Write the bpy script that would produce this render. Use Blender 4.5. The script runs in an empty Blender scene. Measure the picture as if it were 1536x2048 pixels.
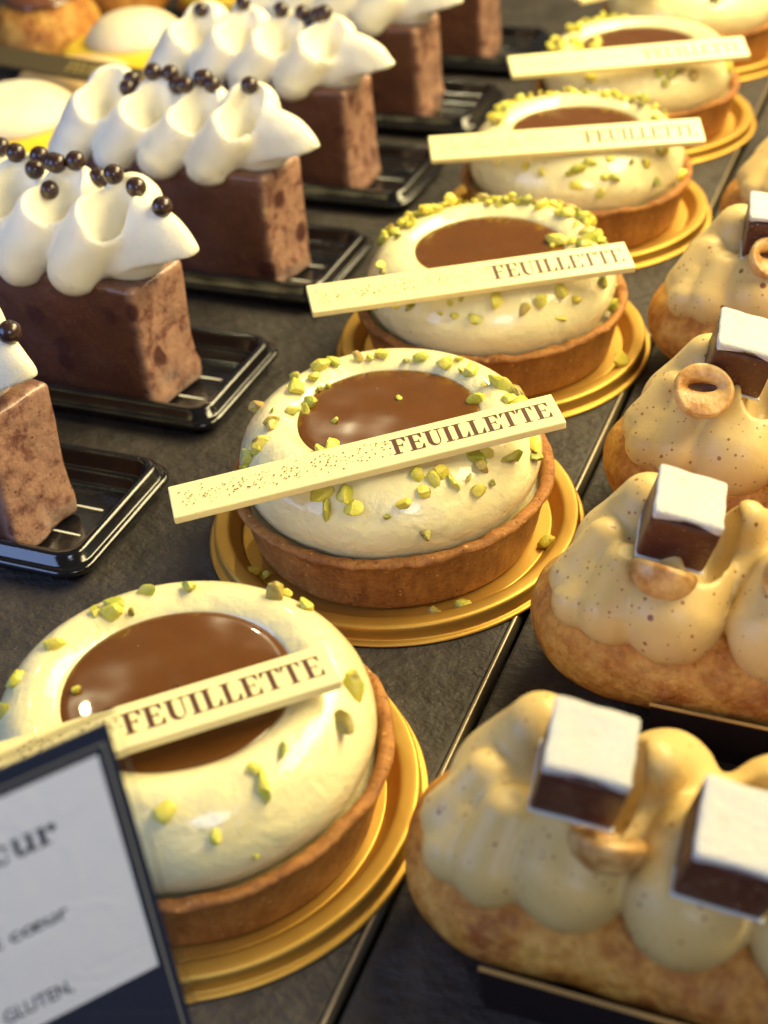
import bpy, math, random
import numpy as np
from mathutils import Vector, Matrix

# ------------------------------------------------------------------ camera, world, lights
S = 0.01                       # everything below is written in centimetres
scn = bpy.context.scene
C = scn.collection
CAM = np.array([12.0915, -27.6349, 22.1582])
FW = np.array([-0.33294, 0.73986, -0.5846]); RR = np.array([0.92867, 0.36476, -0.06726]); UU = np.array([-0.16348, 0.56529, 0.80853])
cd = bpy.data.cameras.new('camera'); cam = bpy.data.objects.new('camera', cd); C.objects.link(cam)
cam.matrix_world = Matrix(((RR[0], UU[0], -FW[0], CAM[0]*S), (RR[1], UU[1], -FW[1], CAM[1]*S), (RR[2], UU[2], -FW[2], CAM[2]*S), (0, 0, 0, 1)))
cd.sensor_fit = 'VERTICAL'; cd.sensor_height = 36; cd.sensor_width = 27; cd.lens = 2790.49*36/2048
cd.clip_start = 0.005; cd.clip_end = 50
cd.dof.use_dof = True; cd.dof.focus_distance = 0.335; cd.dof.aperture_fstop = 13.5
scn.camera = cam

w = bpy.data.worlds.new('World'); scn.world = w; w.use_nodes = True
w.node_tree.nodes['Background'].inputs[0].default_value = (0.85, 0.78, 0.68, 1)
w.node_tree.nodes['Background'].inputs[1].default_value = 0.10
scn.view_settings.view_transform = 'Standard'; scn.view_settings.look = 'None'
scn.view_settings.exposure = 0.12; scn.view_settings.gamma = 1; scn.view_settings.use_curve_mapping = False

def area(name, loc, target, size, power, col, sy=None):
    l = bpy.data.lights.new(name, 'AREA'); l.energy = power; l.color = col
    l.shape = 'ELLIPSE' if size < 25 else 'RECTANGLE'; l.size = size*S; l.size_y = (sy or size)*S
    o = bpy.data.objects.new(name, l); C.objects.link(o); o.location = Vector(loc)*S
    o.rotation_euler = (Vector(target)-Vector(loc)).to_track_quat('-Z', 'Y').to_euler()
    return o
area('case_strip_lamp', (26, 25, 46), (-2, 2, 0), 72, 7.6, (1.0, 0.82, 0.42), 18)
area('case_back_lamp', (26, 56, 44), (-5, 34, 0), 72, 3.9, (1.0, 0.82, 0.44), 16)
area('blue_fill_left', (-46, -40, 26), (-8, -4, 2), 45, 2.3, (0.36, 0.52, 1.0), 34)  # added blue fill, stands in for the bluish veil of the case glass
area('cool_fill_front', (30, -46, 34), (0, -4, 2), 20, 0.9, (0.70, 0.78, 1.0), 20)  # added cool fill that brightens the price card and front faces
area('glint_spot_near', (-32, 21, 44), (0, -8, 3), 1.2, .10, (1.0, 0.86, 0.5), 1.4)  # tiny added source, only for sparkles on the frontmost caramel
area('glint_spot_far', (-27, 50, 46), (0, 4, 3), 1.4, .20, (1.0, 0.86, 0.5), 1.4)  # second added source, for crisp glints on caramel and cream

# ------------------------------------------------------------------ helpers
rnd = random.Random(7)
def mesh(name, verts, faces, mat, parent=None, smooth=True, mats=None, fm=None):
    me = bpy.data.meshes.new(name)
    me.from_pydata([tuple(float(c)*S for c in v) for v in verts], [], [tuple(int(i) for i in f) for f in faces])
    if smooth: me.polygons.foreach_set('use_smooth', [True]*len(me.polygons))
    for m in (mats or [mat]): me.materials.append(m)
    if fm is not None: me.polygons.foreach_set('material_index', fm)
    me.update()
    o = bpy.data.objects.new(name, me); C.objects.link(o)
    if parent: o.parent = parent
    return o
def tag(o, label, cat=None, group=None, kind=None):
    o['label'] = label
    if cat: o['category'] = cat
    if group: o['group'] = group
    if kind: o['kind'] = kind
    return o
def thing(name, loc, rz=0, label='', cat='', group=None):
    o = bpy.data.objects.new(name, None); C.objects.link(o); o.empty_display_size = 0.01
    o.location = Vector(loc)*S; o.rotation_euler = (0, 0, math.radians(rz))
    return tag(o, label, cat, group)
def setloc(o, loc, rot=(0, 0, 0)):
    o.location = Vector(loc)*S; o.rotation_euler = tuple(math.radians(a) for a in rot); return o
def copy_tree(o, parent=None):
    c = o.copy(); C.objects.link(c); c.parent = parent
    for ch in [x for x in C.objects if x.parent == o]: copy_tree(ch, c)
    return c

def noise3(p, seed, freq):
    """cheap smooth value noise, p (n,3)"""
    rs = np.random.RandomState(seed); out = np.zeros(len(p))
    for k in range(7):
        d = rs.normal(size=3); d /= np.linalg.norm(d); ph = rs.rand()*6.28
        out += np.sin((p @ d)*freq*(0.6+0.9*rs.rand())+ph+1.3*np.sin((p @ np.roll(d, 1))*freq*0.7+ph*2))
    return out/7

def lathe(prof, n=128, wob=0.0, seed=1, freq=1.0, dz=0.0, closed=False):
    V = []; F = []; m = len(prof)
    for j in range(n):
        a = 2*math.pi*j/n
        for r, z in prof: V.append((r*math.cos(a), r*math.sin(a), z))
    V = np.array(V)
    if wob or dz:
        nz = noise3(V, seed, freq); rr = np.hypot(V[:, 0], V[:, 1])+1e-6
        k = 1+wob*nz/np.maximum(rr, .5); V[:, 0] *= k; V[:, 1] *= k
        V[:, 2] += dz*noise3(V, seed+9, freq*.8)*np.clip(rr, 0, 1)
    for j in range(n):
        for i in range(m-1 if not closed else m):
            i2 = (i+1) % m; j2 = (j+1) % n
            F.append((j*m+i, j2*m+i, j2*m+i2, j*m+i2))
    return V, F
def smooth_prof(pts, k=4):
    """Catmull-Rom resample"""
    P = np.array([pts[0]]+list(pts)+[pts[-1]], float); out = []
    for i in range(1, len(P)-2):
        for t in np.linspace(0, 1, k, endpoint=False):
            a, b, c, d = P[i-1:i+3]
            out.append(.5*((2*b)+(-a+c)*t+(2*a-5*b+4*c-d)*t*t+(-a+3*b-3*c+d)*t**3))
    out.append(P[-2]); return [tuple(x) for x in out]

def bevelbox(sx, sy, sz, r=.05, wob=0, seed=0, seg=3, sub=0):
    import bmesh
    bm = bmesh.new(); bmesh.ops.create_cube(bm, size=1)
    for v in bm.verts: v.co = Vector((v.co.x*sx, v.co.y*sy, (v.co.z+.5)*sz))
    bmesh.ops.bevel(bm, geom=bm.edges[:], offset=r, segments=seg, profile=.5, affect='EDGES')
    if sub: bmesh.ops.subdivide_edges(bm, edges=bm.edges[:], cuts=sub, use_grid_fill=True)
    V = np.array([v.co[:] for v in bm.verts]); F = [[v.index for v in f.verts] for f in bm.faces]
    N = np.array([v.normal[:] for v in bm.verts]); bm.free()
    if wob: V = V+wob*np.stack([noise3(V, seed+i, 2.2) for i in range(3)], 1)
    return V, F

# -------- implicit surfaces: piped cream, choux
def smin(a, b, k): h = np.clip(.5+.5*(b-a)/k, 0, 1); return b*(1-h)+a*h-k*h*(1-h)
def smax(a, b, k): return -smin(-a, -b, k)
def roundcone(P, a, b, ra, rb):
    a = np.array(a); b = np.array(b); ab = b-a; t = np.clip(((P-a) @ ab)/(ab @ ab), 0, 1)
    d = P-a-t[..., None]*ab
    return np.sqrt((d*d).sum(-1))-(ra+(rb-ra)*t)
def ellip(P, c, r):
    q = (P-np.array(c))/np.array(r); k = np.sqrt((q*q).sum(-1)); return (k-1)*min(r)
def surface_nets(f, lo, hi, h):
    ax = [np.arange(lo[i], hi[i]+h, h) for i in range(3)]
    G = np.stack(np.meshgrid(*ax, indexing='ij'), -1)
    D = f(G.reshape(-1, 3)).reshape(G.shape[:3]); inside = D < 0
    n = np.array(D.shape)-1
    acc = np.zeros(tuple(n)+(3,)); cnt = np.zeros(tuple(n))
    for axis in range(3):
        sl0 = [slice(None)]*3; sl1 = [slice(None)]*3; sl0[axis] = slice(0, -1); sl1[axis] = slice(1, None)
        d0 = D[tuple(sl0)]; d1 = D[tuple(sl1)]; cr = (d0 < 0) != (d1 < 0)
        t = np.where(cr, d0/np.where(cr, d0-d1, 1), 0)
        p = G[tuple(sl0)]+0; p[..., axis] += t*h
        o = [i for i in range(3) if i != axis]
        for u in (0, 1):
            for v in (0, 1):
                s = [slice(None)]*3; s[o[0]] = slice(u, u+n[o[0]]); s[o[1]] = slice(v, v+n[o[1]])
                c = cr[tuple(s)]; acc += np.where(c[..., None], p[tuple(s)], 0); cnt += c
    act = cnt > 0; idx = -np.ones(tuple(n), int); idx[act] = np.arange(act.sum())
    V = acc[act]/cnt[act][:, None]; F = []
    for axis in range(3):
        o = [(axis+1) % 3, (axis+2) % 3]
        sl0 = [slice(None)]*3; sl1 = [slice(None)]*3; sl0[axis] = slice(0, -1); sl1[axis] = slice(1, None)
        i0 = inside[tuple(sl0)]; i1 = inside[tuple(sl1)]; cr = np.argwhere(i0 != i1)
        m = (cr[:, o[0]] > 0) & (cr[:, o[1]] > 0) & (cr[:, o[0]] < n[o[0]]) & (cr[:, o[1]] < n[o[1]]); cr = cr[m]
        fl = i0[tuple(cr.T)]
        q = []
        for du, dv in ((-1, -1), (0, -1), (0, 0), (-1, 0)):
            c = cr.copy(); c[:, o[0]] += du; c[:, o[1]] += dv; q.append(idx[tuple(c.T)])
        q = np.stack(q, 1); q[~fl] = q[~fl][:, ::-1]; F.append(q)
    return V, np.concatenate(F)
def march(f, px, py, off, t0=15, t1=75):
    """where the sight line through a spot of the photo meets the surface f (thing placed at off)"""
    d = FW*2790.49+RR*(px-768)+UU*(1024-py); d /= np.linalg.norm(d)
    t = np.arange(t0, t1, .03); P = CAM+d*t[:, None]-np.array(off); v = f(P) < 0
    return P[np.argmax(v)] if v.any() else None

# ------------------------------------------------------------------ materials
def mat(name, base=(.8, .8, .8), rough=.5, metal=0, sss=0, ssr=(1, .5, .3), sscale=.003, coat=0, spec=.5, build=None, cr=.1):
    m = bpy.data.materials.new(name); m.use_nodes = True; nt = m.node_tree; b = nt.nodes['Principled BSDF']
    b.inputs['Base Color'].default_value = (*base, 1); b.inputs['Roughness'].default_value = rough; b.inputs['Metallic'].default_value = metal
    b.inputs['Subsurface Weight'].default_value = sss; b.inputs['Subsurface Radius'].default_value = ssr; b.inputs['Subsurface Scale'].default_value = sscale
    b.inputs['Coat Weight'].default_value = coat; b.inputs['Coat Roughness'].default_value = cr; b.inputs['Specular IOR Level'].default_value = spec
    if build: build(nt, b)
    return m
def N(nt, t, **kw):
    n = nt.nodes.new(t)
    for k, v in kw.items():
        if k in n.inputs: n.inputs[k].default_value = v
        else: setattr(n, k, v)
    return n
def coords(nt, scale=(100, 100, 100), obj_rand=True):
    tc = N(nt, 'ShaderNodeTexCoord'); mp = N(nt, 'ShaderNodeMapping'); mp.inputs['Scale'].default_value = scale
    nt.links.new(tc.outputs['Object'], mp.inputs['Vector'])
    if obj_rand:
        oi = N(nt, 'ShaderNodeObjectInfo'); mu = N(nt, 'ShaderNodeMath', operation='MULTIPLY'); mu.inputs[1].default_value = 37
        nt.links.new(oi.outputs['Random'], mu.inputs[0]); nt.links.new(mu.outputs[0], mp.inputs['Location'])
    return mp.outputs[0]
def noise(nt, vec, scale, detail=4, rough=.55, dist=0):
    n = N(nt, 'ShaderNodeTexNoise'); n.inputs['Scale'].default_value = scale; n.inputs['Detail'].default_value = detail
    n.inputs['Roughness'].default_value = rough; n.inputs['Distortion'].default_value = dist; nt.links.new(vec, n.inputs['Vector']); return n.outputs[0]
def ramp(nt, fac, stops):
    r = N(nt, 'ShaderNodeValToRGB'); e = r.color_ramp.elements
    while len(e) < len(stops): e.new(.5)
    for i, (p, c) in enumerate(stops): e[i].position = p; e[i].color = (*c, 1) if len(c) == 3 else c
    nt.links.new(fac, r.inputs[0]); return r.outputs[0]
def mix(nt, fac, a, b, mode='MIX'):
    m = N(nt, 'ShaderNodeMix', data_type='RGBA', blend_type=mode)
    for s, v in ((m.inputs[0], fac), (m.inputs[6], a), (m.inputs[7], b)):
        if hasattr(v, 'links') or isinstance(v, bpy.types.NodeSocket): nt.links.new(v, s)
        elif isinstance(v, (int, float)): s.default_value = v
        else: s.default_value = (*v, 1)
    return m.outputs[2]
def bump(nt, b, h, strength=.3, dist=.001, prev=None):
    n = N(nt, 'ShaderNodeBump'); n.inputs['Strength'].default_value = strength; n.inputs['Distance'].default_value = dist
    nt.links.new(h, n.inputs['Height'])
    if prev: nt.links.new(prev, n.inputs['Normal'])
    nt.links.new(n.outputs[0], b.inputs['Normal']); return n.outputs[0]
def voro(nt, vec, scale, feature='F1'):
    v = N(nt, 'ShaderNodeTexVoronoi', feature=feature); v.inputs['Scale'].default_value = scale; nt.links.new(vec, v.inputs['Vector']); return v
def specks(nt, vec, scale, thr, soft=.03, sparse=.5):
    """1 where a speck lies: cell distance under thr, only in some cells"""
    v = voro(nt, vec, scale); s = N(nt, 'ShaderNodeSeparateColor'); nt.links.new(v.outputs['Color'], s.inputs[0])
    lt = N(nt, 'ShaderNodeMath', operation='LESS_THAN'); nt.links.new(s.outputs[0], lt.inputs[0]); lt.inputs[1].default_value = sparse
    sz = N(nt, 'ShaderNodeMath', operation='MULTIPLY'); nt.links.new(s.outputs[1], sz.inputs[0]); sz.inputs[1].default_value = thr
    df = N(nt, 'ShaderNodeMath', operation='SUBTRACT'); nt.links.new(sz.outputs[0], df.inputs[0]); nt.links.new(v.outputs['Distance'], df.inputs[1])
    sc = N(nt, 'ShaderNodeMath', operation='MULTIPLY', use_clamp=True); nt.links.new(df.outputs[0], sc.inputs[0]); sc.inputs[1].default_value = 1/soft
    r = N(nt, 'ShaderNodeMath', operation='MULTIPLY'); nt.links.new(sc.outputs[0], r.inputs[0]); nt.links.new(lt.outputs[0], r.inputs[1]); return r.outputs[0]
L = lambda nt, a, b: nt.links.new(a, b)

def b_tcream(nt, b):
    v = coords(nt); n1 = noise(nt, v, .5, 2)
    col = ramp(nt, n1, [(.3, (.87, .79, .44)), (.7, (.83, .73, .38))])
    sp = specks(nt, v, 1.6, .09, .02, .4); sp2 = specks(nt, v, 3.1, .07, .02, .3)
    c = mix(nt, sp, col, (.28, .2, .1)); c = mix(nt, sp2, c, (.4, .3, .15)); L(nt, c, b.inputs['Base Color'])
    p = bump(nt, b, noise(nt, v, 1.3, 3, .5, .4), .5, .0022); p = bump(nt, b, specks(nt, v, 2.0, .25, .1, .3), -.7, .0008, p); bump(nt, b, noise(nt, v, 7, 4, .6), .35, .0006, p)
M_tcream = mat('tart_cream', rough=.25, sss=.35, ssr=(1, .75, .35), sscale=.002, coat=.65, cr=.06, build=b_tcream)
def b_caramel(nt, b):
    v = coords(nt); n1 = noise(nt, v, 1.2, 4, .6, .5)
    c = ramp(nt, n1, [(.3, (.112, .038, .006)), (.7, (.130, .045, .008))])
    sp = specks(nt, v, 3.5, .12, .03, .45); c = mix(nt, sp, c, (.12, .035, .008)); L(nt, c, b.inputs['Base Color'])
    b2 = specks(nt, v, 2.6, .11, .05, .3); p = bump(nt, b, b2, .6, .0007)
    p = bump(nt, b, noise(nt, v, .5, 1), .45, .0030, p)
M_caramel = mat('caramel_glaze', rough=.2, coat=.8, cr=.03, spec=.4, sss=.1, ssr=(1, .4, .1), sscale=.0015, build=b_caramel)
def b_shell(nt, b):
    v = coords(nt); n1 = noise(nt, v, .9, 5, .6); n2 = noise(nt, v, 8, 4, .6)
    c = ramp(nt, n1, [(.38, (.19, .060, .010)), (.5, (.35, .135, .020)), (.64, (.54, .25, .048))])
    c = mix(nt, .45, c, ramp(nt, n2, [(.3, (.14, .04, .009)), (.65, (.50, .22, .05))]))
    v2 = coords(nt, (420, 420, 40)); n3 = noise(nt, v2, 1, 3); c = mix(nt, specks(nt, v, 6, .35, .08, .3), c, (.66, .38, .13)); c = mix(nt, .28, c, ramp(nt, n3, [(.35, (.14, .042, .010)), (.65, (.48, .22, .055))]))
    L(nt, c, b.inputs['Base Color'])
    p = bump(nt, b, noise(nt, v, 6, 5, .7), .5, .0011); p = bump(nt, b, n3, .22, .0004, p); p = bump(nt, b, specks(nt, v, 7, .4, .1, .5), .9, .0008, p); bump(nt, b, noise(nt, v, 22, 3, .7), .5, .0005, p)
M_shell = mat('baked_shortcrust', rough=.55, spec=.4, sss=.08, sscale=.001, build=b_shell)
M_fill = mat('pistachio_filling', (.40, .32, .14), rough=.45, build=lambda nt, b: bump(nt, b, noise(nt, coords(nt), 5, 4), .5, .0008))
def b_gold(nt, b):
    v = coords(nt, (100, 100, 100), False); n1 = noise(nt, v, 30, 3, .6)
    L(nt, ramp(nt, noise(nt, v, .6, 2), [(.3, (.58, .34, .065)), (.7, (.64, .39, .085))]), b.inputs['Base Color'])
    bump(nt, b, n1, .10, .0002)
    r = N(nt, 'ShaderNodeMapRange'); L(nt, noise(nt, v, 2.5, 4), r.inputs[0]); r.inputs[3].default_value = .44; r.inputs[4].default_value = .58; L(nt, r.outputs[0], b.inputs['Roughness'])
M_gold = mat('gold_laminated_card', metal=.85, rough=.5, build=b_gold)
def b_pist(nt, b):
    oi = N(nt, 'ShaderNodeObjectInfo'); v = coords(nt)
    c = ramp(nt, oi.outputs['Random'], [(0, (.72, .60, .07)), (.4, (.60, .56, .06)), (.72, (.40, .42, .045)), (.88, (.17, .20, .03)), (1, (.42, .26, .06))])
    c2 = mix(nt, ramp(nt, noise(nt, v, 3.5, 3), [(.42, (0, 0, 0)), (.62, (1, 1, 1))]), c, (.72, .60, .12)); c2 = mix(nt, .55, c, c2)
    c3 = mix(nt, specks(nt, v, 3, .45, .15, .35), c2, (.22, .15, .05)); L(nt, c3, b.inputs['Base Color'])
    bump(nt, b, noise(nt, v, 9, 4), .6, .0006)
M_pist = mat('chopped_pistachio', rough=.42, sss=.25, ssr=(.8, 1, .2), sscale=.001, build=b_pist)
M_bar = mat('white_chocolate', (.85, .74, .37), rough=.33, sss=.35, ssr=(1, .8, .4), sscale=.0015, build=lambda nt, b: bump(nt, b, noise(nt, coords(nt), 2.2, 3), .25, .0008))
M_print = mat('cocoa_print', (.085, .028, .018), rough=.5)
M_print2 = mat('gold_print', (.45, .33, .08), rough=.5)
M_dark = mat('dark_chocolate_bar', (.10, .075, .035), rough=.4)
def b_wcream(nt, b):
    v = coords(nt); L(nt, ramp(nt, noise(nt, v, .8, 3), [(.3, (.87, .82, .64)), (.7, (.89, .85, .69))]), b.inputs['Base Color'])
    p = bump(nt, b, noise(nt, v, 1.5, 3, .5), .25, .001); p = bump(nt, b, specks(nt, v, 2.6, .24, .08, .35), -.9, .0012, p); p = bump(nt, b, noise(nt, v, 5, 4, .6), .25, .0007, p); bump(nt, b, noise(nt, v, 18, 3), .3, .0003, p)
M_wcream = mat('whipped_cream', rough=.48, sss=.5, ssr=(1, .85, .6), sscale=.003, spec=.35, build=b_wcream)
def b_pcream(nt, b):
    v = coords(nt); c = ramp(nt, noise(nt, v, .7, 3), [(.3, (.60, .425, .155)), (.7, (.67, .495, .20))])
    c = mix(nt, specks(nt, v, 1.9, .20, .03, .6), c, (.22, .075, .03)); c = mix(nt, specks(nt, v, 3.7, .22, .03, .5), c, (.30, .13, .05))
    c = mix(nt, specks(nt, v, 7, .3, .04, .5), c, (.33, .15, .06)); L(nt, c, b.inputs['Base Color'])
    p = bump(nt, b, noise(nt, v, 1.3, 3, .5), .25, .0012); p = bump(nt, b, specks(nt, v, 2.4, .3, .1, .3), -.35, .0008, p); bump(nt, b, noise(nt, v, 10, 3), .2, .0004, p)
M_pcream = mat('hazelnut_cream', rough=.42, sss=.3, ssr=(1, .6, .3), sscale=.002, spec=.4, build=b_pcream)
def b_choux(nt, b):
    v = coords(nt); c = ramp(nt, noise(nt, v, .9, 6, .65, .4), [(.38, (.34, .10, .010)), (.5, (.57, .24, .024)), (.62, (.74, .42, .080))])
    c = mix(nt, .35, c, ramp(nt, noise(nt, v, 3.5, 5, .65), [(.42, (.28, .075, .010)), (.58, (.68, .38, .09))]))
    L(nt, c, b.inputs['Base Color'])
    p = bump(nt, b, noise(nt, v, 1.7, 5, .6), .8, .003); p = bump(nt, b, specks(nt, v, 1.6, .4, .2, .35), -.5, .0015, p); bump(nt, b, noise(nt, v, 9, 5, .7), .6, .0009, p)
M_choux = mat('choux_pastry', rough=.5, sss=.12, ssr=(1, .5, .2), sscale=.0015, build=b_choux)
def b_cake(nt, b):
    v = coords(nt); n1 = noise(nt, v, .75, 4, .6, .3); n2 = noise(nt, v, 1.9, 5, .65)
    c = ramp(nt, n1, [(.3, (.105, .042, .026)), (.7, (.16, .066, .038))])
    g = N(nt, 'ShaderNodeNewGeometry'); tc = N(nt, 'ShaderNodeTexCoord'); sx = N(nt, 'ShaderNodeSeparateXYZ'); L(nt, tc.outputs['Object'], sx.inputs[0])
    cut = N(nt, 'ShaderNodeMapRange'); L(nt, sx.outputs[0], cut.inputs[0]); cut.inputs[1].default_value = .0365; cut.inputs[2].default_value = .0395
    tan = ramp(nt, n2, [(.3, (.12, .045, .036)), (.40, (.18, .08, .06)), (.50, (.32, .175, .12)), (.75, (.41, .24, .165))])
    c = mix(nt, cut.outputs[0], c, tan)  # cut end: its own tan, made lighter by light painted into the colour
    c = mix(nt, specks(nt, v, 1.0, .5, .14, .45), c, (.085, .03, .026)); c = mix(nt, specks(nt, v, 2.6, .3, .1, .35), c, (.10, .04, .028)); c = mix(nt, specks(nt, v, .62, .22, .04, .14), c, (.46, .30, .15)); c = mix(nt, specks(nt, v, 7, .3, .1, .35), c, (.09, .035, .026))
    L(nt, c, b.inputs['Base Color'])
    p = bump(nt, b, noise(nt, v, 1.1, 3), .5, .0025); p = bump(nt, b, n2, .4, .0012, p); p = bump(nt, b, specks(nt, v, 2.2, .35, .15, .4), -.5, .0010, p); bump(nt, b, noise(nt, v, 9, 4, .65), .35, .0006, p)
M_cake = mat('chocolate_cake', rough=.38, spec=.45, sss=.1, sscale=.001, coat=.5, cr=.18, build=b_cake)
M_pearl = mat('dark_chocolate_pearl', (.035, .014, .012), rough=.3, coat=.3, cr=.15)
M_tray = mat('black_glossy_plastic', (.006, .006, .008), rough=.12, coat=.4, cr=.05, build=lambda nt, b: bump(nt, b, noise(nt, coords(nt), 5, 3), .12, .0006))
M_card = mat('black_card', (.012, .007, .008), rough=.45)
M_cardedge = mat('gold_card_edge', (.45, .28, .10), rough=.45)
def b_jelly(nt, b):
    v = coords(nt); c = ramp(nt, noise(nt, v, 1.5, 4), [(.3, (.055, .014, .010)), (.7, (.10, .028, .016))])
    c = mix(nt, specks(nt, v, 14, .42, .1, .3), c, (.33, .22, .16)); c = mix(nt, ramp(nt, noise(nt, v, 2.2, 5), [(.55, (0, 0, 0)), (.8, (.35, .35, .35))]), c, (.34, .2, .13))
    L(nt, c, b.inputs['Base Color']); bump(nt, b, noise(nt, v, 10, 4), .5, .0005)
M_jelly = mat('cocoa_jelly', rough=.38, sss=.1, sscale=.001, build=b_jelly)
def b_sugar(nt, b):
    v = coords(nt); c = ramp(nt, noise(nt, v, 1.6, 5, .7), [(.25, (.74, .69, .60)), (.38, (.88, .86, .80)), (.6, (.91, .90, .85))]); L(nt, c, b.inputs['Base Color'])
    p = bump(nt, b, noise(nt, v, 3, 4, .6), .5, .0014); bump(nt, b, noise(nt, v, 15, 5, .75), 1.0, .0012, p)
M_sugar = mat('white_sugar_crust', rough=.9, sss=.2, sscale=.0012, build=b_sugar)
def b_hazel(nt, b):
    v = coords(nt); L(nt, ramp(nt, noise(nt, v, 2, 5, .6), [(.35, (.34, .14, .030)), (.5, (.56, .32, .10)), (.68, (.70, .48, .20))]), b.inputs['Base Color']); bump(nt, b, noise(nt, v, 6, 4), .4, .0006)
M_hazel = mat('roasted_hazelnut', rough=.38, build=b_hazel)
M_hole = mat('hollow_brown', (.10, .035, .015), rough=.6)  # darker brown, used inside the hollow only
def b_slab(nt, b):
    v = coords(nt, obj_rand=False); n1 = noise(nt, v, .12, 6, .62); n2 = noise(nt, v, .8, 6, .65)
    c = ramp(nt, n1, [(.3, (.024, .021, .021)), (.7, (.048, .041, .039))]); c = mix(nt, .5, c, ramp(nt, n2, [(.35, (.019, .017, .017)), (.7, (.074, .063, .058))]))
    L(nt, c, b.inputs['Base Color'])
    r = N(nt, 'ShaderNodeMapRange'); L(nt, n2, r.inputs[0]); r.inputs[3].default_value = .46; r.inputs[4].default_value = .7; L(nt, r.outputs[0], b.inputs['Roughness'])
    v2 = coords(nt, (100, 120, 100), False)
    p = bump(nt, b, noise(nt, v2, 2.6, 5, .55, .2), .8, .0016); bump(nt, b, noise(nt, v, 9, 4, .6), .3, .0005, p)
M_slab = mat('slate_slab', spec=.35, build=b_slab)
M_gap = mat('dark_joint', (.008, .007, .006), rough=.6)
M_lemon = mat('lemon_glaze', (.85, .62, .03), rough=.3, coat=.4, sss=.2, sscale=.002)
M_dome = mat('toasted_meringue', rough=.5, sss=.3, sscale=.003, build=lambda nt, b: L(nt, ramp(nt, noise(nt, coords(nt), .35, 3), [(.35, (.86, .74, .48)), (.7, (.88, .84, .70))]), b.inputs['Base Color']))
M_tan = mat('pale_almond_cream', rough=.5, sss=.2, sscale=.002, build=lambda nt, b: L(nt, ramp(nt, noise(nt, coords(nt), .7, 4), [(.35, (.60, .40, .17)), (.7, (.80, .62, .33))]), b.inputs['Base Color']))
M_puffglaze = mat('milk_chocolate_glaze', (.16, .06, .03), rough=.25, coat=.4)
M_navy = mat('navy_print', (.016, .024, .055), rough=.35, coat=.3)
M_paper = mat('white_paper', (.78, .83, .95), rough=.35, coat=.5, cr=.1, build=lambda nt, b: bump(nt, b, noise(nt, coords(nt), .9, 4, .6, 1.), .10, .003))
M_line = mat('grey_line_print', (.22, .22, .20), rough=.4)
M_acr = mat('clear_acrylic', (.95, .97, 1), rough=.03)
M_acr.node_tree.nodes['Principled BSDF'].inputs['Transmission Weight'].default_value = 1
M_acr.node_tree.nodes['Principled BSDF'].inputs['IOR'].default_value = 1.3

# ------------------------------------------------------------------ the counter
def slab(name, x0, x1, y0, y1, r=.10):
    prof = [(x0, -1.2), (x0, -r), (x0+r*.3, -r*.3), (x0+r, 0), (x1-r, 0), (x1-r*.3, -r*.3), (x1, -r), (x1, -1.2)]
    V = [(x, y, z) for y in (y0, y1) for x, z in prof]; m = len(prof)
    F = [(i, i+1, m+i+1, m+i) for i in range(m-1)]
    o = mesh(name, V, F, M_slab, smooth=False); return tag(o, 'dark slate counter slab under the pastries', kind='structure')
slab('counter_top', -90, 4.10, -45, 130)
slab('counter_top', 4.42, 90, -45, 130)
tag(mesh('counter_base', [(-92, -46, -1.0), (92, -46, -1.0), (92, 132, -1.0), (-92, 132, -1.0)], [(0, 1, 2, 3)], M_gap, smooth=False), 'dark base seen in the joint between the slabs', kind='structure')
V, F = bevelbox(.11, 170, .5, .04)
M_strip = mat('joint_strip', (.30, .25, .18), rough=.35, metal=.6)
tag(setloc(mesh('counter_trim', V, F, M_strip), (4.17, 40, -.47)), 'thin brown metal strip in the joint between two slabs', kind='structure')

# ------------------------------------------------------------------ lettering (Didone capitals as flat non-overlapping pieces)
def rect(x0, y0, x1, y1): return [(x0, y0), (x1, y0), (x1, y1), (x0, y1)]
t_ = .06
def gF():
    return [rect(0, 0, .46, t_), rect(.12, t_, .34, 1-t_), rect(0, 1-t_, .78, 1), [(.60, 1-t_), (.74, .70), (.78, .70), (.78, 1-t_)],
            rect(.34, .48, .54, .54), [(.54, .48), (.60, .34), (.60, .68), (.54, .54)]], .86
def gE():
    p, _ = gF(); p = p[:]; p[0] = rect(0, 0, .80, t_); p.append([(.62, t_), (.80, t_), (.80, .32), (.76, .32)]); return p, .90
def gL(): return [rect(0, 0, .76, t_), rect(.12, t_, .34, 1-t_), rect(0, 1-t_, .46, 1), [(.56, t_), (.76, t_), (.76, .36), (.72, .36)]], .82
def gI(): return [rect(0, 0, .46, t_), rect(.12, t_, .34, 1-t_), rect(0, 1-t_, .46, 1)], .54
def gT():
    return [rect(.18, 0, .64, t_), rect(.30, t_, .52, 1-t_), rect(0, 1-t_, .82, 1), [(0, 1-t_), (0, .70), (.04, .70), (.17, 1-t_)], [(.65, 1-t_), (.78, .70), (.82, .70), (.82, 1-t_)]], .88
def gU():
    p = [rect(.12, .32, .34, 1-t_), rect(0, 1-t_, .46, 1), rect(.72, .32, .78, 1-t_), rect(.58, 1-t_, .92, 1)]
    n = 10
    for i in range(n):
        a0 = math.pi+math.pi*i/n; a1 = math.pi+math.pi*(i+1)/n
        o = lambda a: (.45+.33*math.cos(a), .32+.34*math.sin(a)); q = lambda a: (.53+.19*math.cos(a), .32+.26*math.sin(a))
        p.append([o(a0), o(a1), q(a1), q(a0)])
    return p, .98
GL = dict(F=gF, E=gE, U=gU, I=gI, L=gL, T=gT)
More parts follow.
